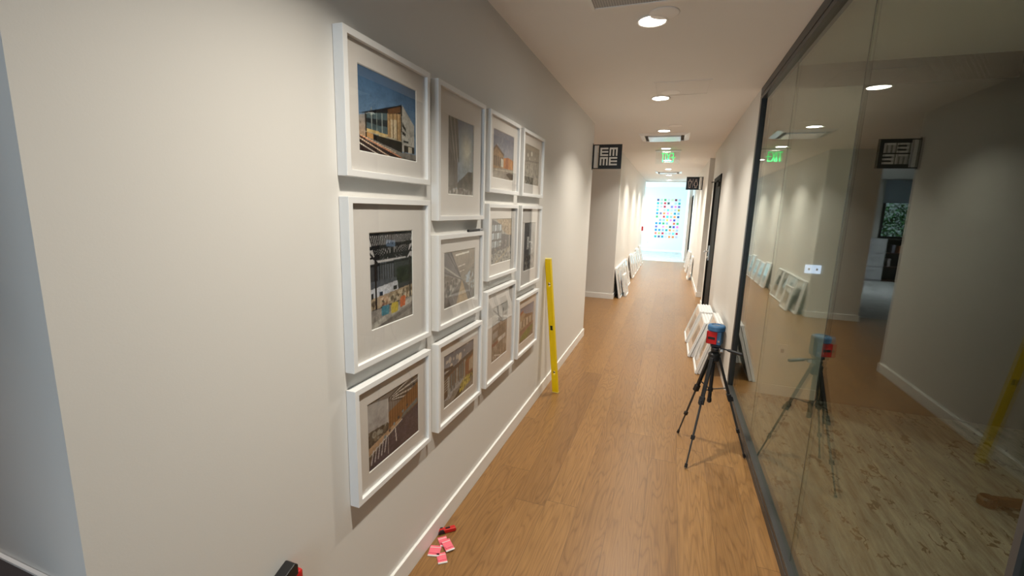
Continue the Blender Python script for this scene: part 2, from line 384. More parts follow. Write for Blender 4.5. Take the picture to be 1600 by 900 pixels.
obj('panel_frame', nb((-.212, -.198, -.217, .217, -.005, 0), (.198, .212, -.217, .217, -.005, 0), (-.198, .198, -.217, -.203, -.005, 0), (-.198, .198, .203, .217, -.005, 0)), M_CEIL, t)
M_CASS = mat('cassette_white', (.80, .84, .88), .22)
M_GAP = mat('dark_gap', (.05, .05, .05), .8)
def cassette(y, label):
    t = thing('air_conditioning_cassette', label, 'air conditioner', (-.19, y, ZC), group='square ceiling cassettes in corridor')
    bm = bmesh.new()
    a, b = .31, .245
    for k in range(4):
        c_, s_ = math.cos(k*PI/2), math.sin(k*PI/2); R = lambda x, y_, z: (x*c_-y_*s_, x*s_+y_*c_, z)
        q = [(-a, -a, -.002), (a, -a, -.002), (b, -b, -.022), (-b, -b, -.022)]
        v = [bm.verts.new(R(*p)) for p in q] ; u = [bm.verts.new(R(p[0], p[1], -.0008)) for p in q]
        bm.faces.new(v); bm.faces.new(u)
        for i in range(4): bm.faces.new((v[i], v[(i+1)%4], u[(i+1)%4], u[i]))
    obj('surround', bm, M_CASS, t)
    obj('slot', nb((-.243, .243, -.243, .243, -.012, -.002)), M_GAP, t)
    obj('centre_panel', nb((-.205, .205, -.205, .205, -.034, -.012)), M_CASS, t, .004)
    return t
cassette(6.56, 'square ceiling air conditioning cassette in front of the exit sign')
cassette(12.1, 'distant square ceiling cassette beyond the green exit sign')
# exit sign: clear panel hung below the ceiling, lettering faces away down the corridor
t = thing('exit_sign', 'green lit EXIT sign on clear panel hung from ceiling', 'exit sign', (-.157, 7.9, ZC))
obj('housing', nb((-.20, .20, -.03, .03, -.022, 0)), M_TRIM, t, .003)
obj('panel', nb((-.187, .187, -.003, .003, -.215, -.022)), M_ACRYL, t)
bm = bmesh.new(); z0, z1, y0, y1 = -.19, -.048, -.0045, .0045; tk = .0105; zm = (z0+z1)/2
def B(x0, x1, a, b): box(bm, x0, x1, y0, y1, a, b)
def D(xa, za, xb, zb): obox(bm, (xa, 0, za), (xb, 0, zb), tk, .009, up=(0, 1, 0))
# seen from the camera the word runs right to left (E at the right)
B(.090-tk, .090, z0, z1)
for z in (z0, zm-tk/2, z1-tk): B(.045, .090-tk, z, z+tk)
D(.032, z0, -.012, z1); D(-.012, z0, .032, z1)
B(-.036, -.036+tk, z0, z1)
B(-.080, -.080+tk, z0, z1-tk); B(-.102, -.048, z1-tk, z1)
obj('lettering', bm, M_GREEN, t)
obj('arrow', nb((.097, .118, -.004, .004, zm-.005, zm+.005)), M_GREEN, t)

# ------------------------------------------------------------------ blade signs
def plate_sign(name, label, x, y, z, left=True):
    s = 1 if left else -1
    t = thing(name, label, 'sign', (x, y, z))
    bm = nb((min(s*.07, s*.335), max(s*.07, s*.335), -.006, .006, -.138, .138), (min(0, s*.07), max(0, s*.07), -.006, .006, .128, .138), (min(0, s*.07), max(0, s*.07), -.006, .006, -.138, -.128), (min(0, s*.018), max(0, s*.018), -.006, .006, -.128, .128))
    obj('plate', bm, M_SIGN, t)
    obj('light_strip', nb((min(s*.018, s*.054), max(s*.018, s*.054), -.004, .004, -.124, .124)), M_SIGNW, t)
    obj('wall_bracket', nb((min(0, s*.003), max(0, s*.003), -.02, .02, -.15, .15)), M_SIGN, t)
    return t
t = plate_sign('blade_sign', 'black square blade sign with stacked EM ME lettering on left wall corner', XL, 5.45, 2.187)
def bars(kind, x, z, w, h, tk):
    q = []
    if kind == 'E':
        q.append((x, x+tk, z, z+h))
        for zz in (z, z+h/2-tk/2, z+h-tk): q.append((x+tk, x+w, zz, zz+tk))
    else:
        q.append((x, x+w, z+h-tk, z+h))
        for xx in (x, x+w/2-tk/2, x+w-tk): q.append((xx, xx+tk, z, z+h-tk))
    return q
L = .092; tk = .0185
for kind, x, z in (('E', .088, .008), ('M', .194, .008), ('M', .088, -.098), ('E', .194, -.098)):
    bm = bmesh.new()
    for a, b, c_, e in bars(kind, x, z, L, L, tk): box(bm, a, b, -.0085, -.006, c_, e)
    obj('letter', bm, M_SIGNW, t)
t = plate_sign('restroom_sign', 'black restroom blade sign with two figure icons on right wall', .554, 10.75, 2.215, False)
def ring_poly(cx, cz, pts, tk, bmm):
    n = len(pts)
    for k in range(n):
        a, b = pts[k], pts[(k+1) % n]
        obox(bmm, (cx+a[0], -.0085, cz+a[1]), (cx+b[0], -.0085, cz+b[1]), tk, .004, up=(0, 1, 0))
for cx, sh in ((-.262, 'man'), (-.138, 'woman')):
    bm = bmesh.new()
    ring_poly(cx, .07, [(.016*math.cos(a), .016*math.sin(a)) for a in [k*PI/4 for k in range(8)]], .007, bm)
    w0, w1 = (.036, .016) if sh == 'man' else (.016, .038)
    ring_poly(cx, 0, [(-w0, .045), (w0, .045), (w1, -.04), (.016, -.045), (.014, -.095), (-.014, -.095), (-.016, -.045), (-w1, -.04)], .009, bm)
    obj('figure_icon', bm, M_ICON, t)
obj('divider', nb((-.2025, -.1975, -.0085, -.006, -.09, .09)), M_ICON, t)

# ------------------------------------------------------------------ prints: small painter on a grid
def lin(c): c = np.asarray(c, float)/255; return np.where(c <= .04045, c/12.92, ((c+.055)/1.055)**2.4)
class Pic:
    def __init__(s, w, h, base):
        s.asp = w/h; s.nx = int(110*max(1, s.asp)) if s.asp > 1 else 110; s.ny = int(s.nx/s.asp)
        s.X, s.Y = np.meshgrid(np.linspace(0, 1, s.nx), np.linspace(0, 1, s.ny)); s.c = np.zeros((s.ny, s.nx, 3)); s.c[:] = lin(base)
    def mask(s, pts):
        inside = np.zeros(s.X.shape, bool); n = len(pts)
        for i in range(n):
            x0, y0 = pts[i]; x1, y1 = pts[(i+1) % n]
            if y0 == y1: continue
            cnd = ((s.Y >= min(y0, y1)) & (s.Y < max(y0, y1)) & (s.X < (x1-x0)*(s.Y-y0)/(y1-y0)+x0)); inside ^= cnd
        return inside
    def put(s, m, col, a=1.0): s.c[m] = s.c[m]*(1-a) + lin(col)*a
    def poly(s, pts, col, a=1.0): s.put(s.mask(pts), col, a)
    def grad(s, pts, c0, c1, axis='y'):
        m = s.mask(pts); q = (s.Y if axis == 'y' else s.X)[m]; t = ((q-q.min())/max(1e-6, np.ptp(q)))[:, None]
        s.c[m] = lin(c0)*(1-t) + lin(c1)*t
    def line(s, a, b, w, col, al=1.0):
        dx, dy = (b[0]-a[0])*s.asp, b[1]-a[1]; L2 = dx*dx+dy*dy
        px, py = (s.X-a[0])*s.asp, s.Y-a[1]; t = np.clip((px*dx+py*dy)/L2, 0, 1)
        s.put(np.hypot(px-t*dx, py-t*dy) < w, col, al)
    def disc(s, x, y, r, col, al=1.0, sy=1.0): s.put(np.hypot((s.X-x)*s.asp, (s.Y-y)/sy) < r, col, al)
    def glow(s, x, y, r, col, k=1.0, sy=1.0):
        g = np.exp(-(((s.X-x)*s.asp)**2+((s.Y-y)/sy)**2)/r**2)[..., None]*k; s.c = s.c*(1-g)+lin(col)*g
    def speck(s, m, amt):
        n = rng.normal(0, amt, s.X.shape)[..., None]; s.c = np.where(m[..., None], np.clip(s.c*(1+n), 0, 1), s.c)
    def blobs(s, m, n, r, cols, al=.8):
        ys, xs = np.where(m)
        for i in rng.integers(0, len(xs), n):
            s.put((np.hypot((s.X-s.X[ys[i], xs[i]])*s.asp, s.Y-s.Y[ys[i], xs[i]]) < r*rng.uniform(.5, 1.2)) & m, cols[rng.integers(len(cols))], al)
    def mesh(s, w, h, y):
        xs = np.linspace(-w/2, w/2, s.nx); zs = np.linspace(-h/2, h/2, s.ny)
        v = [(x, y, z) for z in zs for x in xs]; nx = s.nx
        f = [(j*nx+i, j*nx+i+1, (j+1)*nx+i+1, (j+1)*nx+i) for j in range(s.ny-1) for i in range(nx-1)]
        me = bpy.data.meshes.new('print'); me.from_pydata(v, [], f)
        def vn(k):
            g = rng.normal(0, 1, (k+2, int(k*max(1, s.asp))+2)); gy = s.Y*k; gx = s.X*(g.shape[1]-2)
            iy = np.minimum(gy.astype(int), g.shape[0]-2); ix = np.minimum(gx.astype(int), g.shape[1]-2); fy = gy-iy; fx = gx-ix
            return g[iy, ix]*(1-fy)*(1-fx)+g[iy, ix+1]*(1-fy)*fx+g[iy+1, ix]*fy*(1-fx)+g[iy+1, ix+1]*fy*fx
        dark = np.clip(1.25-s.Y, .25, 1)
        s.c = s.c*(1+(.10*vn(5)+.13*vn(16)*dark+.13*vn(44)*dark)[..., None])
        lum = s.c.mean(2, keepdims=True); s.c = np.clip(lum+(s.c-lum)*.88, 0, 1)
        a = me.color_attributes.new('ink', 'FLOAT_COLOR', 'POINT')
        a.data.foreach_set('color', np.concatenate([s.c.reshape(-1, 3), np.ones((s.nx*s.ny, 1))], 1).astype(np.float32).ravel())
        me.materials.append(M_INK); return me
ALL = [(0,0),(1,0),(1,1.01),(0,1.01)]
def pic_dusk(p):
    p.grad(ALL, (120,150,180), (60,105,150))
    p.grad([(0,.12),(.12,.16),(.12,.46),(0,.42)], (190,150,110), (150,150,150))
    p.poly([(.1,.16),(.72,.02),(.74,.72),(.1,.48)], (52,44,36))
    p.poly([(.12,.22),(.46,.20),(.46,.60),(.12,.48)], (78,98,104))
    p.poly([(.12,.36),(.46,.37),(.46,.46),(.12,.41)], (38,46,52))
    for x in (.2,.28,.37): p.line((x,.24),(x,.55),.006,(150,160,155))
    p.poly([(.12,.25),(.46,.23),(.46,.28),(.12,.29)], (205,175,110)); 
    p.poly([(.46,.25),(.70,.24),(.70,.66),(.46,.56)], (176,140,92)); p.poly([(.52,.25),(.62,.25),(.62,.50),(.52,.49)], (196,176,142))
    for x in (.5,.56,.63,.68): p.line((x,.24),(x,.60),.005,(96,72,46))
    p.poly([(0,.44),(.66,.70),(.72,.73),(.70,.60),(.46,.55)], (26,26,32)); p.poly([(.46,.60),(.7,.70),(.7,.62),(.48,.54)], (110,72,40))
    p.poly([(.71,.1),(.97,.12),(.97,.50),(.73,.73)], (182,178,170)); p.poly([(.73,.50),(.80,.42),(.8,.38),(.73,.44)], (50,46,44)); p.poly([(.73,.38),(.79,.36),(.79,.32),(.73,.34)], (50,46,44))
    p.poly([(.75,.235),(.85,.235),(.85,.26),(.75,.265)], (60,60,60)); p.poly([(.76,.10),(.97,.11),(.97,.2),(.76,.2)], (60,54,48)); p.poly([(.84,.11),(.92,.11),(.92,.19),(.84,.19)], (190,180,160))
    p.poly([(.1,.17),(.72,.04),(.72,.22),(.1,.24)], (34,28,24)); p.line((.1,.25),(.72,.24),.006,(170,160,140)); p.poly([(.12,.17),(.22,.15),(.22,.24),(.12,.25)], (190,140,80))
    p.poly([(0,0),(1,0),(1,.10),(.62,.06),(0,.2)], (58,42,40)); p.poly([(.1,.15),(.75,.01),(1,.02),(1,.1),(.7,.09),(.12,.19)], (128,122,116))
    p.line((0,.16),(.5,.0),.007,(235,200,170)); p.line((0,.10),(.3,.0),.006,(240,225,210)); p.line((.02,.19),(.7,.02),.006,(230,140,90)); p.line((0,.20),(.6,.07),.004,(230,200,160))
    p.speck(p.Y < .65, .10)
def pic_pergola(p):
    p.put(p.X > -1, (62,62,66)); p.grad([(.1,.5),(.6,.5),(.6,1),(.1,1)], (92,96,104), (70,72,80)); p.poly([(.55,.5),(1,.5),(1,.8),(.55,.8)], (58,62,62))
    for k in range(9): p.line((.1+.055*k,.5),(.1+.055*k,.78),.008,(40,40,46))
    p.blobs(p.mask([(.6,.42),(1,.42),(1,.62),(.6,.60)]), 90, .035, [(34,44,30),(46,56,40),(28,34,26)])
    p.poly([(0,.68),(1,.7),(1,1.01),(0,1.01)], (186,182,184)); 
    for k in range(25):
        x = k/24; p.line((x,1.0),(.5+(x-.5)*.72,.72),.011,(24,22,26))
    p.poly([(0,.97),(1,.97),(1,1.01),(0,1.01)], (22,20,24)); p.line((0,.84),(1,.87),.02,(22,20,24)); p.line((0,.74),(1,.77),.012,(24,22,26)); p.line((0,.66),(1,.68),.009,(24,22,26)); p.line((0,.80),(.2,.66),.012,(24,22,26)); p.line((1,.82),(.85,.70),.012,(24,22,26))
    p.poly([(0,.42),(.6,.44),(.6,.50),(0,.50)], (84,88,98)); p.poly([(0,.30),(.64,.33),(.62,.46),(0,.42)], (196,198,208))
    p.poly([(.2,.33),(.27,.33),(.27,.38),(.2,.38)], (34,34,38)); p.poly([(.52,.36),(.6,.36),(.6,.41),(.52,.41)], (30,30,34)); p.poly([(.02,.32),(.07,.32),(.07,.38),(.02,.38)], (30,30,34))
    p.poly([(0,.2),(1,.24),(1,.38),(.5,.35),(0,.32)], (168,146,118)); p.blobs(p.mask([(0,.2),(1,.24),(1,.36),(0,.3)]), 60, .03, [(120,96,70),(190,170,140),(90,76,62),(206,190,165)])
    for x in (.12,.94): p.line((x,.2),(x,.7),.014,(36,26,24))
    p.poly([(0,0),(1,.0),(1,.24),(.4,.2),(0,.2)], (146,138,132)); p.line((.0,.02),(1,.2),.03,(176,170,162)); p.line((.2,0),(1,.12),.02,(120,112,108))
    p.poly([(.24,.11),(.40,.11),(.42,.20),(.40,.22),(.26,.22),(.23,.19)], (66,128,148)); p.poly([(.46,.10),(.62,.11),(.63,.20),(.6,.22),(.48,.22),(.45,.18)], (216,190,52)); p.poly([(.68,.14),(.8,.15),(.82,.25),(.79,.27),(.7,.26),(.67,.22)], (206,104,50))
    p.speck(p.Y < .9, .12)
def pic_studio(p):
    p.put(p.X > -1, (96,84,76)); p.poly([(0,.76),(1,.55),(1,1.01),(0,1.01)], (120,112,108))
    for k in range(9): p.line((0,1.0-.03*k),(1,.62+.06*k),.008 if k%2 else .013,(214,208,202) if k%2 else (70,62,58))
    p.poly([(0,.55),(.38,.52),(.38,.9),(0,.99)], (172,168,168)); p.line((.36,.2),(.36,.9),.007,(200,196,190))
    p.poly([(0,.3),(.36,.36),(.36,.54),(0,.58)], (86,80,72)); p.blobs(p.mask([(0,.3),(.36,.36),(.36,.54),(0,.58)]), 30, .04, [(60,54,50),(160,160,150),(120,110,96)])
    p.poly([(.38,.42),(1,.5),(1,.86),(.62,.74),(.38,.68)], (138,92,50)); 
    for k in range(12): p.line((.4+.05*k,.42),(.4+.05*k,.84),.005,(84,52,30))
    p.poly([(0,0),(1,0),(1,.5),(.6,.42),(.1,.2)], (70,62,80)); p.speck(p.mask([(0,0),(1,0),(1,.5),(.6,.42),(.1,.2)]), .25)
    p.poly([(0,.22),(.62,.42),(.62,.46),(.5,.44),(.02,.34)], (184,150,118)); p.line((.02,.22),(.64,.42),.008,(210,200,190))
    for k in range(5): p.line((.05+.06*k,.08+.01*k),(.09+.06*k,.26+.02*k),.012,(190,188,196)); 
    p.line((.52,.14),(.5,.36),.008,(220,216,214)); p.line((.36,.04),(.36,.3),.008,(200,196,196))
    for k in range(6): p.disc(.3+.09*k,.34+.05*k,.025,(60,60,70) if k%2 else (120,140,150))
    p.poly([(.62,.44),(.98,.52),(.98,.6),(.66,.5)], (104,112,116))
def pic_tower(p):
    p.grad(ALL, (150,165,180), (92,112,150)); p.glow(.72,.62,.22,(188,192,180),.9,1.3); p.glow(.72,.62,.12,(214,212,196),.9,1.3)
    p.poly([(0,.05),(.36,.1),(.36,.50),(.42,.42),(.42,.56),(.36,1.01),(0,1.01)], (104,96,88))
    for k in range(5): p.line((.02+.07*k,1.0),(.22+.045*k,.45),.012,(140,132,122) if k%2 else (82,74,68))
    p.poly([(0,.1),(.3,.1),(.3,.42),(0,.62)], (84,76,70))
    for k in range(6): p.line((.03+.05*k,.12),(.03+.05*k,.46),.006,(112,102,94))
    p.blobs(p.mask([(.34,.05),(1,.05),(1,.34),(.78,.33),(.6,.25),(.45,.2),(.34,.15)]), 160, .05, [(84,78,70),(104,98,86),(68,64,60)])
    p.poly([(0,0),(1,0),(1,.06),(.5,.1),(0,.04)], (150,144,138)); p.blobs(p.Y < .09, 40, .03, [(96,84,74),(190,184,178),(120,110,104)])
def pic_corridor(p, tan=True):
    p.put(p.X > -1, (150,142,136)); v = (.56,.44)
    p.poly([(0,1.01),(0,.62),v], (116,110,110)); p.poly([(0,1.01),(.22,1.01),v,(0,.62)], (128,124,126)); p.line((.1,1.0),v,.012,(90,86,90)); p.line((.2,1.0),v,.018,(96,92,98)); p.line((0,.76),v,.015,(186,182,178)); p.line((0,.66),v,.01,(96,90,88))
    p.poly([(.22,1.01),(1,1.01),(1,.72),v], (164,152,140)); p.poly([(1,.72),v,(1,.1)], (150,144,136))
    p.blobs(p.mask([(0,.12),(0,.6),v]), 120, .035, [(96,90,88),(176,170,164),(128,118,110),(84,78,76)])
    p.blobs(p.mask([(1,.66),(.6,.46),(.6,.4),(1,.14)]), 60, .03, [(180,190,200),(104,98,92),(150,140,130)])
    p.poly([(.7,.36),(.82,.34),(.84,.58),(.72,.5)], (176,190,204))
    p.poly([(0,0),(0,.14),(.2,.2),v,(.4,0)], (120,110,104)); p.poly([(.38,0),(.78,0),v], (186,160,122)); p.poly([(.78,0),(1,0),(1,.14),v], (112,104,98))
    p.line((.36,.92),(.78,.94),.016,(244,238,228)); p.line((.44,.70),(.66,.72),.012,(226,218,208)); p.line((.48,.6),(.64,.61),.008,(226,218,208))
    p.line((.2,.2),(.2,.4),.01,(190,186,180)); p.line((.82,.16),(.82,.4),.01,(200,196,190)); p.speck(p.X > -1, .07)
def pic_eaves(p):
    p.grad(ALL, (170,172,178), (104,112,130)); p.blobs(p.Y > .62, 16, .05, [(200,190,180),(214,206,196)], .7); p.disc(.52,.80,.075,(216,202,186)); p.disc(.24,.73,.05,(206,194,180))
    p.poly([(0,.3),(1,.36),(1,.72),(0,.62)], (96,66,44)); p.poly([(0,.56),(1,.72),(1,.78),(0,.64)], (58,52,54)); p.poly([(0,.70),(.3,.66),(.3,.72),(0,.76)], (58,52,54))
    for k in range(7): p.poly([(.12+.09*k,.2+.02*k),(.185+.09*k,.21+.02*k),(.185+.09*k,.56+.02*k),(.12+.09*k,.55+.02*k)], (92,104,112) if k%3 else (140,146,146))
    p.poly([(.7,.28),(.98,.3),(.98,.68),(.7,.62)], (128,72,36)); p.poly([(.84,.36),(1,.38),(1,.66),(.84,.6)], (168,150,130))
    p.poly([(0,.14),(.12,.18),(.12,.6),(0,.58)], (78,66,60)); 
    for k in range(5): p.line((0,.3+.05*k),(.14,.33+.05*k),.006,(170,168,164))
    p.poly([(0,0),(1,0),(1,.3),(.6,.2),(.3,.2),(.2,.1),(0,.14)], (132,128,124)); p.poly([(.3,0),(.5,0),(1,.26),(1,.32),(.62,.24)], (56,50,30)); p.blobs(p.mask([(.5,.02),(.98,.16),(.98,.28),(.66,.34),(.52,.2)]), 50, .04, [(186,168,44),(204,186,66),(150,140,40)]); p.speck(p.Y<.7,.1)
def pic_brick(p):
    p.grad(ALL, (176,174,178), (110,116,140)); p.blobs(p.Y > .55, 40, .05, [(170,166,168),(186,184,184),(128,130,148)], .35)
    p.poly([(0,.2),(.5,.24),(.5,.52),(.16,.66),(0,.54)], (170,134,96)); p.poly([(0,.52),(.16,.64),(.5,.5),(.52,.54),(.16,.70),(0,.58)], (112,84,60))
    for k in range(5): p.poly([(.05+.09*k,.26),(.10+.09*k,.26),(.10+.09*k,.46),(.05+.09*k,.46)], (104,94,88))
    p.poly([(.38,.26),(.5,.26),(.5,.44),(.38,.43)], (202,196,184)); p.poly([(.5,.22),(1,.25),(1,.46),(.72,.5),(.5,.46)], (196,128,62)); p.poly([(.6,.24),(.74,.24),(.74,.5),(.6,.48)], (158,92,46)); p.poly([(.86,.26),(.92,.26),(.92,.44),(.86,.44)], (216,156,92))
    p.poly([(0,0),(1,0),(1,.25),(.5,.24),(0,.2)], (156,144,132)); p.poly([(.62,.12),(.84,.02),(1,.03),(1,.15),(.8,.17)], (72,58,46)); p.speck(p.Y < .3, .12); p.line((0,.17),(1,.21),.008,(196,186,170))
def pic_atrium(p):
    p.put(p.X > -1, (170,166,160)); p.poly([(.2,1.01),(1,1.01),(1,.55),(.6,.7)], (178,152,118)); p.blobs(p.mask([(.2,1.01),(1,1.01),(1,.55),(.6,.7)]), 70, .03, [(146,118,84),(206,186,156)])
    p.poly([(0,.2),(.5,.3),(.5,.86),(0,1.0)], (92,90,92)); 
    for i in range(4):
        for j in range(3): x=.04+.115*i; z=.36+.18*j; p.poly([(x,z),(x+.09,z+.02),(x+.09,z+.15),(x,z+.14)], (196,206,216) if (i+j)%2 else (150,158,166))
    p.poly([(.5,.3),(1,.3),(1,.6),(.5,.66)], (84,80,84)); p.blobs(p.mask([(0,0),(1,0),(1,.5),(.5,.5),(0,.3)]), 200, .03, [(88,80,72),(134,124,110),(60,58,62),(164,154,138),(80,84,96)])
    p.line((.6,.1),(.66,.8),.014,(70,66,66)); p.line((.2,.0),(.9,.3),.02,(176,160,132)); p.line((.9,.2),(.9,.6),.012,(200,190,170))
def pic_lobby(p):
    p.grad(ALL, (128,116,108), (168,160,154)); p.poly([(0,.7),(1,.8),(1,1.01),(0,1.01)], (200,196,192)); p.line((.35,1),(.6,.3),.02,(96,88,84)); p.line((.0,.86),(1,.7),.02,(220,216,212)); p.line((.1,.95),(.9,.6),.014,(140,134,130))
    p.poly([(.1,.34),(.9,.4),(.9,.62),(.1,.58)], (112,104,98)); p.poly([(.1,.4),(.4,.42),(.4,.54),(.1,.52)], (160,160,160)); p.poly([(.42,.3),(.9,.32),(.9,.40),(.42,.38)], (210,208,206)); p.line((0,.3),(.4,.32),.03,(122,70,60))
    p.blobs(p.mask([(0,0),(1,0),(1,.3),(0,.26)]), 50, .05, [(132,124,118),(156,148,140),(112,104,98)]); p.line((.7,.05),(.72,.9),.012,(90,84,80)); p.line((.2,.1),(.6,.02),.012,(190,184,178)); p.speck(p.X > -1, .08)
def pic_globes(p):
    p.put(p.X > -1, (146,138,126)); p.poly([(0,.55),(1,.62),(1,.66),(0,.59)], (104,96,88))
    for x, z, r in ((.2,.74,.05),(.45,.8,.06),(.32,.66,.03),(.7,.7,.025)): p.disc(x, z, r, (226,222,212))
    p.blobs(p.mask([(0,.0),(1,.0),(1,.55),(0,.52)]), 200, .035, [(110,104,94),(186,180,168),(84,78,70),(150,142,130)])
    for k in range(6): p.line((.1+.15*k,.3),(.12+.15*k,.58),.014,(196,190,180))
def pic_grey(p):
    p.put(p.X > -1, (120,120,124)); p.poly([(.45,.3),(1,.36),(1,1.01),(.3,1.01)], (160,160,162)); p.poly([(0,0),(.4,.1),(.4,1.01),(0,1.01)], (88,86,90)); p.line((.42,.1),(.44,1),.02,(60,60,64)); p.disc(.72,.5,.09,(196,198,200)); p.disc(.72,.5,.055,(140,142,146))
    p.blobs(p.mask([(.1,0),(1,0),(1,.34),(.2,.3)]), 80, .035, [(104,98,92),(60,58,58),(148,142,134)]); p.line((.56,.35),(.56,.85),.014,(96,96,100)); p.line((.86,.3),(.86,.8),.014,(104,104,108))
def pic_lawn(p):
    p.grad(ALL, (176,186,200), (96,118,158)); p.poly([(0,.34),(.94,.4),(.94,.66),(.5,.72),(.2,.86),(0,.80)], (164,146,124)); p.poly([(0,.76),(.24,.84),(.24,.9),(0,.86)], (150,66,44))
    for k in range(8): p.poly([(.06+.11*k,.42),(.12+.11*k,.42),(.12+.11*k,.62),(.06+.11*k,.62)], (104,98,96) if k%2 else (206,200,190))
    p.poly([(.3,.66),(.94,.6),(.94,.66),(.4,.76)], (112,88,70)); p.poly([(0,0),(1,0),(1,.42),(0,.36)], (120,112,100)); p.poly([(0,.06),(.5,.02),(.9,.16),(1,.3),(.6,.3),(.2,.2)], (104,124,44)); p.poly([(.0,.2),(.4,.26),(1,.38),(1,.42),(0,.34)], (134,98,90)); p.speck(p.Y < .5, .12)

# ------------------------------------------------------------------ picture frame (local: width x, height z, front towards -y)
FD = .035
def ring(bm, w, h, b, y0, y1, z=0):
    for a in ((-w/2, -w/2+b, 0, h), (w/2-b, w/2, 0, h), (-w/2+b, w/2-b, 0, b), (-w/2+b, w/2-b, h-b, h)): box(bm, a[0], a[1], y0, y1, z+a[2], z+a[3])
def frame_mesh_ring(w, h, b):
    bm = bmesh.new(); o = [(-w/2, 0), (w/2, 0), (w/2, h), (-w/2, h)]; i = [(-w/2+b, b), (w/2-b, b), (w/2-b, h-b), (-w/2+b, h-b)]
    V = {}
    for nm, pts in (('o', o), ('i', i)):
        for y in (0, -FD): V[nm, y] = [bm.verts.new((x, y, z)) for x, z in pts]
    for k in range(4):
        j = (k+1) % 4
        for a, c_ in ((('o', 0), ('o', -FD)), (('o', -FD), ('i', -FD)), (('i', -FD), ('i', 0)), (('i', 0), ('o', 0))):
            bm.faces.new((V[a][k], V[a][j], V[c_][j], V[c_][k]))
    return bm
def make_frame(w, h, pw, ph, painter, label, loc, rot, group, cat='picture frame', back=M_BACK):
    t = thing('picture_frame', label, cat, loc, rot, group)
    b = .02
    obj('moulding', frame_mesh_ring(w, h, b), M_WHITE, t, .0012)
    bm = bmesh.new()     # mat board with bevelled window
    o = [(-w/2+b, b), (w/2-b, b), (w/2-b, h-b), (-w/2+b, h-b)]; cz = h/2
    q = [(-pw/2, cz-ph/2), (pw/2, cz-ph/2), (pw/2, cz+ph/2), (-pw/2, cz+ph/2)]; e = .003
    q2 = [(-pw/2-e, cz-ph/2-e), (pw/2+e, cz-ph/2-e), (pw/2+e, cz+ph/2+e), (-pw/2-e, cz+ph/2+e)]
    A = [bm.verts.new((x, -.021, z)) for x, z in o]; Bq = [bm.verts.new((x, -.021, z)) for x, z in q2]; Cq = [bm.verts.new((x, -.0185, z)) for x, z in q]; Dq = [bm.verts.new((x, -.0185, z)) for x, z in o]
    for k in range(4):
        j = (k+1) % 4
        bm.faces.new((A[k], A[j], Bq[j], Bq[k])); f = bm.faces.new((Bq[k], Bq[j], Cq[j], Cq[k])); f.material_index = 1
        bm.faces.new((Cq[k], Cq[j], Dq[j], Dq[k])); bm.faces.new((Dq[k], Dq[j], A[j], A[k]))
    obj('mat_board', bm, [M_MAT, M_BEVEL], t)
    p = Pic(pw, ph, (128,128,128)); painter(p); me = p.mesh(pw+.004, ph+.004, -.0175)
    po = link(bpy.data.objects.new('print', me), t); po.location = (0, 0, cz)
    obj('glazing', nb((-w/2+b, w/2-b, -.0255, -.0235, b, h-b)), M_GLAZE, t)
    obj('backing', nb((-w/2+b, w/2-b, -.015, -.004, b, h-b)), back, t)
    return t
GW = 'white framed architecture photographs hung on the left wall'
SH, TH, FW, GAP, TOP = .415, .556, .485, .06, 2.057
cols = [(1.355, 'STS'), (1.905, 'TSS'), (2.45, 'SST'), (3.0, 'STS')]
info = {
 (0,0): (pic_dusk, 'white framed photo of glass building against dusk blue sky, top left of wall'),
 (0,1): (pic_pergola, 'tall white framed photo of slatted pergola with three coloured stools'),
 (0,2): (pic_studio, 'white framed photo of classroom with purple floor, bottom left of wall'),
 (1,0): (pic_tower, 'tall white framed photo of sun in blue sky beside tower'),
 (1,1): (pic_corridor, 'white framed grey photo of office interior running to a vanishing point'),
 (1,2): (pic_eaves, 'white framed photo of brown eaves building with yellow shrub'),
 (2,0): (pic_brick, 'white framed photo of orange brick street under cloudy sky'),
 (2,1): (pic_atrium, 'white framed photo of tall windowed atrium with tan ceiling'),
 (2,2): (pic_lobby, 'tall white framed grey photo of lobby, third column bottom'),
 (3,0): (pic_globes, 'white framed sepia photo with round globe lights, top right of wall'),
 (3,1): (pic_grey, 'tall narrow-pictured white frame with dark grey interior photo, right column'),
 (3,2): (pic_lawn, 'white framed photo of building with green lawn, bottom right of wall')}
for ci, (cy, pat) in enumerate(cols):
    z = TOP
    for ri, k in enumerate(pat):
        h = SH if k == 'S' else TH; z -= h
        pw, ph = (.325, .25) if k == 'S' else (.255, .325)
        fn, lab = info[ci, ri]
        make_frame(FW, h, pw, ph, fn, lab, (XL+.001, cy, z), (0, 0, PI/2), GW)
        z -= GAP
t = thing('marker_pen', 'slim black pen lying on top of the middle frame in second column', 'pen', (XL+.02, 2.07, TOP-TH-GAP+.007))
bm = bmesh.new(); tube(bm, [(0, -.085, 0), (0, .02, 0), (0, .03, 0), (0, .075, 0)], [.0065, .0065, .006, .006], 12); obj('barrel', bm, M_PLASTB, t, smooth=False)
bm = bmesh.new(); tube(bm, [(0, .045, .0), (0, .082, 0), (0, .085, 0)], [.0068, .0068, .004], 12); obj('cap', bm, M_GREYP, t)

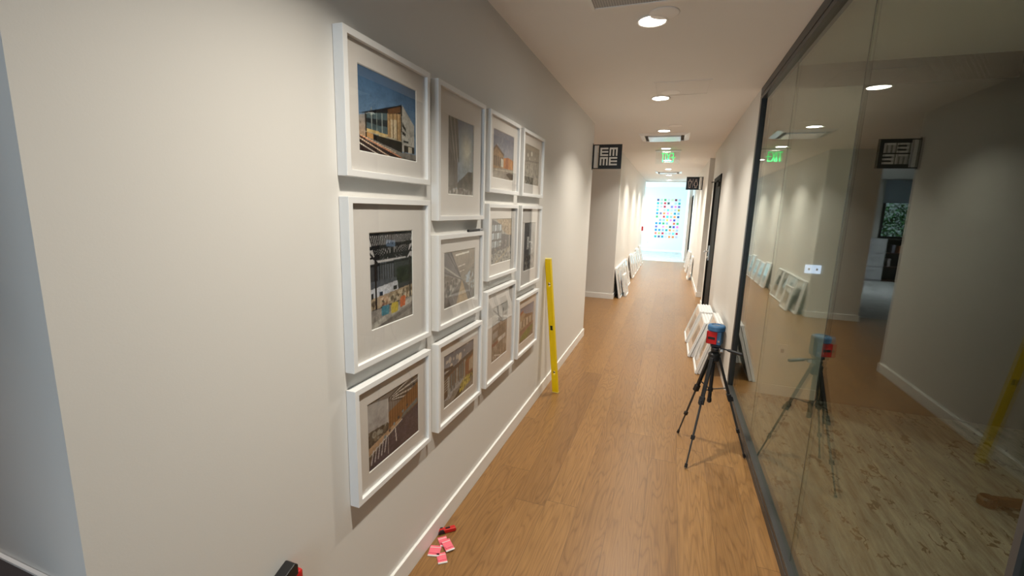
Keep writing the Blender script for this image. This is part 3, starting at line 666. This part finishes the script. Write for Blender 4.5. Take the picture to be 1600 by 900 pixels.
# ------------------------------------------------------------------ frames leaning along the far left wall
def pic_soft(a, b, c_):
    def f(p):
        p.grad(ALL, a, b); p.poly([(.1,.2),(.6,.2),(.6,.7),(.1,.6)], c_); p.poly([(.6,.2),(.95,.25),(.95,.5),(.6,.62)], tuple(int(x*.8) for x in c_)); p.poly([(0,0),(1,0),(1,.2),(0,.2)], tuple(int(x*.9) for x in b)); p.speck(p.X > -1, .06)
    return f
GL = 'white frames leaning in a row along the far left wall'
rows = [ # centre y, height, width, foot x, label
 (8.445, .555, .49, -.805, 'first large frame leaning by the jog corner, nearest in the left row'),
 (8.67, .40, .42, -.722, 'smaller frame standing in front of the first large leaning frame'),
 (8.95, .555, .49, -.805, 'large frame directly beyond the smaller leaning one, left row'),
 (9.43, .555, .44, -.800, 'frame two before the gap in the far left row'),
 (9.90, .555, .48, -.795, 'last leaning frame before the gap in the left row'),
 (11.17, .555, .49, -.800, 'first frame past the gap in the left row'),
 (11.78, .50, .50, -.800, 'second frame past the gap in the left row'),
 (12.42, .50, .50, -.795, 'third frame past the gap in the left row'),
 (13.05, .555, .50, -.800, 'fourth frame past the gap in the left row'),
 (13.70, .50, .49, -.795, 'second frame from the lobby end of left row'),
 (14.40, .555, .49, -.795, 'farthest leaning frame, by the lobby end of the left wall')]
soft = [pic_soft((150,150,155),(120,120,118),(90,88,86)), pic_soft((170,175,180),(140,138,130),(110,104,98))]
protos = {}
def get_frame(h, w, idx, label, loc, rot, group):
    key = (h, w)
    if key in protos: return dup(protos[key], loc, rot, label, group)
    pw, ph = (.27, .20) if h <= w else (.22, .30)
    protos[key] = make_frame(w, h, pw, ph, soft[idx % 2], label, loc, rot, group); return protos[key]
for i, (y, h, w, xf, lab) in enumerate(rows):
    base = -.905+BT
    if i == 1: a = .17
    else:
        # back edge must clear the baseboard top and the top edge touch the wall
        a = math.asin((xf+.905)/h)
    get_frame(h, w, i, lab, (xf, y, .001), (-a, 0, PI/2), GL)
# far right row
GR = 'white frames leaning along the far right wall'
for i, (y, h, w, xf, lab) in enumerate([(11.60, .555, .49, .475, 'nearest of the frames leaning on the far right wall, dark behind it'),
        (13.0, .555, .49, .47, 'middle frame leaning on the far right wall'), (14.1, .50, .49, .47, 'farthest frame leaning on the right wall, before the dark door')]):
    a = math.asin((.554-xf)/h)
    get_frame(h, w, i, lab, (xf, y, .001), (-a, 0, -PI/2), GR)
# stacks by the tripod, leaning on the near right wall
GS = 'white frames stacked leaning on the right wall behind the tripod'
def stack(yc, h, w, n, xfront, names, a, ds=.72):
    st = (FD*ds+.0045)/math.cos(a)
    for k in range(n):     # k = 0 is the outermost
        x = xfront + FD*ds*math.cos(a) + k*st
        fo = get_frame(h, w, k, names[k], (x, yc + (.004 if k % 2 else -.003), .001), (-a, 0, -PI/2), GS); fo.scale = (1, ds, 1)
ordn = ['outermost', 'second', 'third', 'fourth', 'innermost']
a1 = .33
stack(5.97, .42, .50, 5, .272, ['%s frame of the farther five-frame stack, next to the black door' % s for s in ('outermost', 'second', 'third', 'fourth', 'innermost')], a1)
stack(5.38, .42, .50, 5, .285, ['%s frame of the middle five-frame stack on the right wall' % s for s in ('outermost', 'second', 'third', 'fourth', 'innermost')], a1)
a3 = .285
stack(4.83, .555, .49, 2, .335, ['frame nearest the tripod, outermost, its photo facing the corridor', 'frame directly behind the one nearest the tripod'], a3)

# ------------------------------------------------------------------ tripod with laser level
HX, HY = .325, 3.02
t = thing('tripod', 'small black camera tripod standing beside the glass wall', 'tripod', (HX, HY, 0))
HZ = .665
feet = [(.167-HX, 3.232-HY), (.208-HX, 2.771-HY), (.574-HX, 3.045-HY)]
for fx, fy in feet:
    top = Vector((fx*.12, fy*.12, HZ)); ft = Vector((fx, fy, .008)); P = lambda s: top.lerp(ft, s)
    bm = bmesh.new(); sd = Vector((0,0,1)); 
    obox(bm, P(0), P(.40), .022, .016); lg = obj('leg', bm, M_PLASTB, t, .002)
    bm = bmesh.new(); obox(bm, P(.36), P(.43), .030, .026); obox(bm, P(.385)+Vector((fx, fy, 0))*.06, P(.43)+Vector((fx, fy, 0))*.06, .014, .012); obj('clamp', bm, M_PLASTB, lg, .002)
    bm = bmesh.new(); tube(bm, [P(.42), P(.74)], .0068); tube(bm, [P(.73), P(.975)], .0052); obj('leg_tube', bm, M_BRONZE, lg)
    bm = bmesh.new(); obox(bm, P(.71), P(.75), .021, .019); obj('clamp', bm, M_PLASTB, lg, .002)
    bm = bmesh.new(); tube(bm, [P(.965), P(1)], [.008, .0095]); obj('rubber_foot', bm, M_PLASTB, lg)
bm = bmesh.new(); lathe(bm, [(.018, .63), (.034, .645), (.036, .685), (.022, .70), (.016, .71)], 20); obj('hub', bm, M_PLASTB, t, .001)
bm = bmesh.new(); tube(bm, [(0, 0, .375), (0, 0, .72)], .0115); lathe(bm, [(.008, .355), (.014, .362), (.014, .385)], 16); obj('centre_column', bm, M_PLASTB, t)
bm = bmesh.new(); lathe(bm, [(.016, .435), (.016, .458)], 16)
for fx, fy in feet:
    top = Vector((fx*.12, fy*.12, HZ)); q = top.lerp(Vector((fx, fy, 0)), .30)
    obox(bm, (0, 0, .446), q, .010, .004)
obj('spreader', bm, M_PLASTB, t)
bm = bmesh.new(); box(bm, -.022, .022, -.022, .022, .70, .735); box(bm, -.029, .029, -.029, .029, .735, .750); lathe(bm, [(.013, .71), (.02, .712), (.02, .73), (.013, .732)], 16, (0, -.03, 0)); obj('head', bm, M_PLASTB, t, .003)
bm = bmesh.new(); tube(bm, [(.02, 0, .728), (.07, -.012, .722), (.135, -.03, .713)], [.0045, .0045, .0055]); tube(bm, [(.07, -.012, .722), (.078, -.014, .721), (.15, -.034, .711), (.158, -.036, .710)], [.006, .0095, .0105, .007]); obj('pan_handle', bm, M_PLASTB, t)
obj('knob', nb((.026, .05, -.008, .008, .70, .722)), M_STEEL, t, .004)
RZ = -.30
t = thing('laser_level', 'blue and red laser level mounted on top of the tripod', 'laser level', (HX-.004, HY, .7515), (0, 0, RZ))
bm = bmesh.new(); box(bm, -.040, .040, -.036, .040, 0, .088); obj('body', bm, M_BLUE, t, .007, seg=3)
bm = bmesh.new(); lathe(bm, [(.044, .088), (.052, .090), (.052, .114), (.047, .122), (.030, .124), (.028, .119), (.001, .118)], 40, (0, .002, 0)); obj('cap', bm, M_BLUE, t, smooth=False)
bm = bmesh.new(); box(bm, -.046, .016, -.041, -.030, .004, .084); box(bm, -.046, -.036, -.041, .022, .004, .084); obj('front_panel', bm, M_RED, t, .003)
obj('laser_window', nb((-.036, .006, -.0425, -.040, .034, .05)), M_PLASTB, t, .001)
bm = nb((-.02, .02, -.0055, .0055, .1185, .122)); obj('switch', bm, M_GREYP, t, .001)
obj('button', nb((.022, .034, -.0385, -.035, .02, .032)), M_STEEL, t, .001)

# ------------------------------------------------------------------ yellow spirit level
top = Vector((-.9245, 3.516, 1.165)); ft = Vector((-.829, 3.595, .002)); dv = top-ft; Ln = dv.length; zz = dv.normalized()
xx = Vector((1, -.25, 0)); xx = (xx - zz*xx.dot(zz)).normalized(); yy = zz.cross(xx)
t = thing('spirit_level', 'long yellow spirit level leaning upright against left wall', 'spirit level'); R = Matrix((xx, yy, zz)).transposed().to_4x4(); R.translation = ft; t.matrix_world = R
# box section with windows for the vials: side rails plus solid stretches
w2, d2_ = .026, .0125
segs = [(0, .165), (.20, .565), (.605, .94), (.975, Ln)]
bm = bmesh.new()
for a, b in segs: box(bm, -w2, w2, -d2_, d2_, a, b)
for a, b in ((.165, .20), (.565, .605), (.94, .975)): box(bm, -w2, -w2+.014, -d2_, d2_, a, b); box(bm, w2-.014, w2, -d2_, d2_, a, b)
obj('beam', bm, M_YEL, t, .0015)
obj('edge_rib', nb((-w2+.006, -w2+.010, -d2_-.002, -d2_+.001, .02, Ln-.02), (w2-.010, w2-.006, -d2_-.002, -d2_+.001, .02, Ln-.02)), M_YEL, t)
for z in (0, Ln): obj('end_cap', nb((-w2-.001, w2+.001, -d2_-.001, d2_+.001, z-.002 if z else 0, z+.006 if z else .006)), mat('pale_yellow_rubber', (.9, .78, .25), .6), t, .001)
M_VIAL = mat('green_vial', (.12, .16, .02), .15)
for z in (.1825, .585, .9575):
    bm = bmesh.new(); tube(bm, [(-.012, 0, z), (.012, 0, z)] if z != .585 else [(0, 0, z-.018), (0, 0, z+.018)], .0045, 12); obj('vial', bm, M_VIAL, t)
    if z == .585: obj('vial_holder', nb((-.012, .012, -.010, .010, z-.0195, z-.009), (-.012, .012, -.010, .010, z+.009, z+.0195), (-.012, -.005, -.008, .008, z-.0195, z+.0195)), M_PLASTB, t)

# ------------------------------------------------------------------ red cutter and pink packets on the floor
t = thing('utility_knife', 'red and black folded cutter lying on floor against baseboard', 'cutter', (-.905, 1.735, .0), (0, 0, .75))
bm = bmesh.new(); prism(bm, [(-.043, .002), (.040, .002), (.044, .010), (.040, .020), (-.036, .022), (-.044, .012)], -.011, .011); obj('body', bm, M_RED, t, .002)
bm = bmesh.new(); prism(bm, [(-.044, .004), (-.012, .004), (-.020, .0235), (-.037, .0235), (-.0455, .012)], -.0125, -.006); prism(bm, [(-.044, .004), (-.012, .004), (-.020, .0235), (-.037, .0235), (-.0455, .012)], .006, .0125); obj('grip', bm, M_PLASTB, t, .001)
obj('slider', nb((-.008, .014, -.004, .004, .02, .025)), M_PLASTB, t, .001)
GP = 'pink packets scattered on the floor by the baseboard'
def packet(x, y, rz, z, lab, sx=.036, sy=.050, tilt=0):
    t = thing('pink_packet', lab, 'packet', (x, y, z), (tilt, 0, rz), GP)
    obj('card', nb((-sx/2, sx/2, -sy/2, sy/2, 0, .003)), M_PINK, t, .0008)
    obj('blister', nb((-sx/2+.003, sx/2-.003, -sy/2+.010, -sy/2+.030, .003, .0065)), M_PINK, t, .0015)
    obj('clear_edge', nb((-sx/2, sx/2, -sy/2-.007, -sy/2, 0, .0045)), M_CLEAR, t, .0008)
    obj('printed_band', nb((-sx/2+.001, sx/2-.001, sy/2-.014, sy/2-.011, .003, .0034)), M_CLEAR, t)
packet(-.900, 1.605, .28, .001, 'largest pink packet, flat on floor nearest the baseboard', .052, .058)
packet(-.893, 1.672, .75, .001, 'pink packet touching the red cutter', .042, .054)
packet(-.858, 1.650, .85, .0085, 'pink packet overlapping the others on the corridor side', .042, .064, .05)
packet(-.850, 1.578, .65, .001, 'pink packet lying closest to the camera, pale edge forward', .042, .056)

# ------------------------------------------------------------------ red laser level stuck on the wall at the lower left
t = thing('wall_laser_level', 'red and black laser level mounted low on left wall at bottom edge', 'laser level', (XL, .828, .425))
bm = bmesh.new(); box(bm, .002, .034, -.034, .040, 0, .102); obj('body', bm, M_RED, t, .006)
bm = bmesh.new()
a = [(-.052, .0), (-.052, .115), (.012, .140), (.022, .130), (.022, .10), (-.012, .092), (-.018, 0)]
v0 = [bm.verts.new((.0, y, z)) for y, z in a]; v1 = [bm.verts.new((.036, y, z)) for y, z in a]
for k in range(len(a)): bm.faces.new((v0[k], v0[(k+1)%len(a)], v1[(k+1)%len(a)], v1[k]))
bm.faces.new(v0); bm.faces.new(v1); obj('housing', bm, M_PLASTB, t, .003)
obj('lens', nb((.036, .038, -.035, -.022, .04, .055)), M_GREYP, t)
# counter edge in the side room
t = thing('counter', 'dark countertop with pale edge at lower left corner', 'counter', (0, 0, 0))
obj('worktop', nb((-3.0, -1.0, -.22, .409, .795, .836)), M_COUNTER, t, .002)
obj('edge_strip', nb((-3.0, -1.0, .407, .414, .795, .8405)), M_TRIM, t)
obj('cabinet', nb((-3.0, -1.02, -.20, .40, .0, .795)), M_COUNTER, t, .002)

# ------------------------------------------------------------------ plates
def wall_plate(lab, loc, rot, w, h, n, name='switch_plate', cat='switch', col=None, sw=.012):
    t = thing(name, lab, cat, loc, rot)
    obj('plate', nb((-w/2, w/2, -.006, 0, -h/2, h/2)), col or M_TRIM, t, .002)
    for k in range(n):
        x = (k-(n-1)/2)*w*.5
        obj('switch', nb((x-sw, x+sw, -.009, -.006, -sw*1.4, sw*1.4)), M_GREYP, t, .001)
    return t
wall_plate('pale wide plate with two dark switches on room wall behind glass', (1.135, 4.3195, 1.135), (0, 0, 0), .115, .07, 2, sw=.0065, col=mat('plate_blue_added_glow', (.62, .68, .80), .4, emit=(.55, .68, 1.0), estr=.55))  # glow added to brighten the plate; it is no lit panel
wall_plate('small outlet low on the room wall behind glass', (.996, 4.3195, .41), (0, 0, 0), .07, .115, 1, 'outlet', 'outlet')
wall_plate('small outlet on lobby wall below left of the coloured squares', (-.88, 19.1995, .36), (0, 0, 0), .09, .12, 1, 'outlet', 'outlet')
t = thing('fire_alarm_pull', 'tiny red alarm box on left wall beside lobby opening', 'fire alarm', (-.905, 15.0, 1.05), (0, 0, PI/2))
obj('box', nb((-.05, .05, -.05, 0, -.07, .07)), M_RED, t, .005)
obj('handle', nb((-.03, .03, -.058, -.05, -.015, .005)), M_TRIM, t)

# ------------------------------------------------------------------ grid of coloured squares on the lobby wall
names = {'slate purple': (88,78,118), 'pale green': (176,206,168), 'green': (76,160,98), 'pale lilac': (204,188,214), 'pale yellow green': (200,218,160), 'maroon': (122,44,66), 'pale blue grey': (164,186,206),
 'teal': (44,158,158), 'grey green': (140,178,158), 'red': (204,62,66), 'charcoal green': (58,74,72), 'cream': (232,220,190), 'pale grey': (176,190,190), 'pale cyan': (150,214,226), 'pale mauve': (190,172,196),
 'crimson': (186,34,62), 'white': (222,226,230), 'violet': (124,108,194), 'pink': (238,128,178), 'purple': (116,86,160), 'light blue': (76,170,214), 'aqua': (106,200,206), 'lavender': (172,172,216), 'olive gold': (184,156,54),
 'blue': (30,124,192), 'mauve': (124,100,130), 'orange': (232,134,70), 'peach': (236,178,140), 'teal blue': (26,132,160), 'periwinkle': (136,160,222), 'sky blue': (70,184,214), 'navy': (44,80,136), 'yellow': (228,218,78),
 'indigo': (88,64,164), 'pale mint': (186,226,204), 'pale pink': (232,200,214), 'vermilion': (214,92,56), 'dark green': (50,92,76), 'hot pink': (236,106,176), 'steel blue': (64,124,170), 'coral': (228,112,92), 'yellow green': (190,206,92), 'brown orange': (208,112,58)}
grid = ['slate purple,pale green,green,pale lilac,pale yellow green,maroon,pale blue grey', 'teal,grey green,red,charcoal green,cream,pale grey,teal', 'pale cyan,pale mauve,crimson,white,violet,pink,purple',
 'light blue,white,pale green,aqua,pale mint,lavender,olive gold', 'blue,mauve,orange,pink,peach,teal blue,periwinkle', 'green,pale lilac,red,sky blue,grey green,orange,navy', 'white,periwinkle,pale cyan,yellow,pink,indigo,pale mint',
 'blue,teal blue,green,periwinkle,pale pink,vermilion,green', 'purple,white,pink,peach,dark green,indigo,hot pink', 'blue,steel blue,periwinkle,teal,orange,peach,lavender', 'coral,yellow green,crimson,pale mint,lavender,aqua,crimson', 'teal,slate purple,teal blue,pale lilac,orange,brown orange,pale mauve']
mats = {n: mat('paper_'+n.replace(' ', '_'), tuple(lin(c)), .7) for n, c in names.items()}
oc = ['first', 'second', 'third', 'middle', 'fifth', 'sixth', 'last']; orow = ['top', 'second', 'third', 'fourth', 'fifth', 'sixth', 'seventh', 'eighth', 'ninth', 'tenth', 'eleventh', 'bottom']
for r_, line in enumerate(grid):
    for c_, nme in enumerate(line.split(',')):
        x = -.60 + c_*.1345; z = 2.075 - r_*.1325
        bm = nb((-.042, .042, -.006, 0, -.042, .042)); o = obj('paper_square', bm, mats[nme]); o.location = (x, 19.199, z)
        tag(o, '%s square, %s from left in the %s row of the lobby wall grid' % (nme, oc[c_], orow[r_]), 'paper square', 'coloured squares in a grid on the lobby wall')

# ------------------------------------------------------------------ office beyond the jog, seen only in the glass
t = thing('bookshelf', 'dark open bookshelf under the office window, seen in reflection', 'bookshelf', (-4.35, 13.95, .003))
obj('carcass', nb((-.45, -.42, -.17, .17, 0, 1.06), (.42, .45, -.17, .17, 0, 1.06), (-.42, .42, .15, .17, 0, 1.06), (-.45, .45, -.17, .17, 1.04, 1.07)), M_PLASTB, t)
for z in (.0, .35, .70): obj('shelf', nb((-.42, .42, -.165, .15, z, z+.025)), M_BROWN, t)
gb = 'books on the dark office bookshelf'
for k, (x, z, h_, col, cn) in enumerate([(-.1, .725, .2, (.3,.1,.08), 'dark red'), (.0, .725, .22, (.45,.4,.35), 'pale tan'), (.1, .725, .18, (.5,.2,.1), 'rust'), (.25, .725, .2, (.2,.2,.25), 'slate'), (.3, .375, .2, (.35,.3,.3), 'grey')]):
    o = obj('book', nb((-.03, .03, -.1, .1, 0, h_), (-.032, -.03, -.102, .1, 0, h_+.003)), mat('book_%d' % k, col, .6)); o.location = (-4.35+x, 13.95, .003+z)
    tag(o, '%s book upright on the dark bookshelf' % cn, 'book', gb)
t = thing('filing_cabinet', 'pale grey cabinet beside the dark bookshelf, seen in reflection', 'cabinet', (-3.64, 13.9, .003))
obj('body', nb((-.25, .25, -.2, .2, 0, 1.08)), mat('pale_grey_laminate', (.45, .45, .47), .5), t, .003)
for z in (.04, .38, .72): dd = obj('drawer', nb((-.235, .235, -.215, -.2, z, z+.31)), mat('drawer_grey', (.5, .5, .52), .5), t, .003); obj('handle', nb((-.06, .06, -.225, -.215, z+.24, z+.25)), M_STEEL, dd)
# tree outside the office window
t = thing('tree', 'leafy green tree outside the office window, seen in reflection', 'tree', (-6.15, 17.5, -.9))
bm = bmesh.new(); tube(bm, [(0, 0, 0), (.05, 0, 1.2), (-.05, .05, 2.6)], [.16, .12, .07]); tube(bm, [(.03, 0, 1.0), (.5, .3, 2.0)], [.05, .02]); tube(bm, [(0, 0, 1.3), (-.6, -.1, 2.4)], [.07, .03]); obj('trunk', bm, M_BROWN, t)
bm = bmesh.new()
for k in range(9000):
    p = Vector(rng.normal(0, 1, 3)); p.normalize(); p *= rng.uniform(.3, 1)**.5*1.6; p.z = p.z*.75+2.0
    if p.z < .6: continue
    a = Vector(rng.normal(0, 1, 3)).normalized(); b = a.cross(Vector((0, 0, 1))).normalized(); s = rng.uniform(.03, .07)
    bm.faces.new([bm.verts.new(p+q) for q in (a*s, b*s*.5, -a*s, -b*s*.5)]).material_index = int(rng.integers(0, 3))
me_ = [mat('leaf_dark', (.03, .12, .04), .5), mat('leaf_mid', (.10, .30, .10), .5), mat('leaf_light', (.25, .5, .22), .5)]
obj('foliage', bm, me_, t)
area('outdoor_daylight', (-5.4, 14.6, 4.6), (math.radians(45), 0, 0), 2.5, 650, (.8, .95, 1.0), 2.5, shape='RECTANGLE')
struct('ground_outside', nb((-12, 3, 14.4, 30, -.62, -.5)), mat('lawn', (.10, .22, .06), .9))
# ------------------------------------------------------------------ meeting room: table foot behind the glass
t = thing('meeting_table', 'brown table foot resting on the streaked carpet behind glass', 'table', (2.62, 3.12, .003), (0, 0, .12))
bm = bmesh.new(); prism(bm, [(-.88, .018), (-.86, .048), (-.80, .060), (0, .075), (.80, .060), (.86, .048), (.88, .018), (.80, .012), (-.80, .012)], -.017, .017); obj('foot', bm, M_BROWN, t, .006)
for x in (-.84, .84):
    bm = bmesh.new(); lathe(bm, [(.030, 0), (.042, .008), (.042, .042), (.034, .056)], 20, (x, 0, 0)); obj('foot_pad', bm, M_BROWN, t)
bm = bmesh.new(); tube(bm, [(0, 0, .06), (0, 0, .70)], .04, 20); obj('column', bm, M_BROWN, t)
bm = bmesh.new(); lathe(bm, [(.02, .70), (.44, .705), (.45, .72), (.45, .735), (.02, .737)], 48); obj('tabletop', bm, M_BROWN, t)
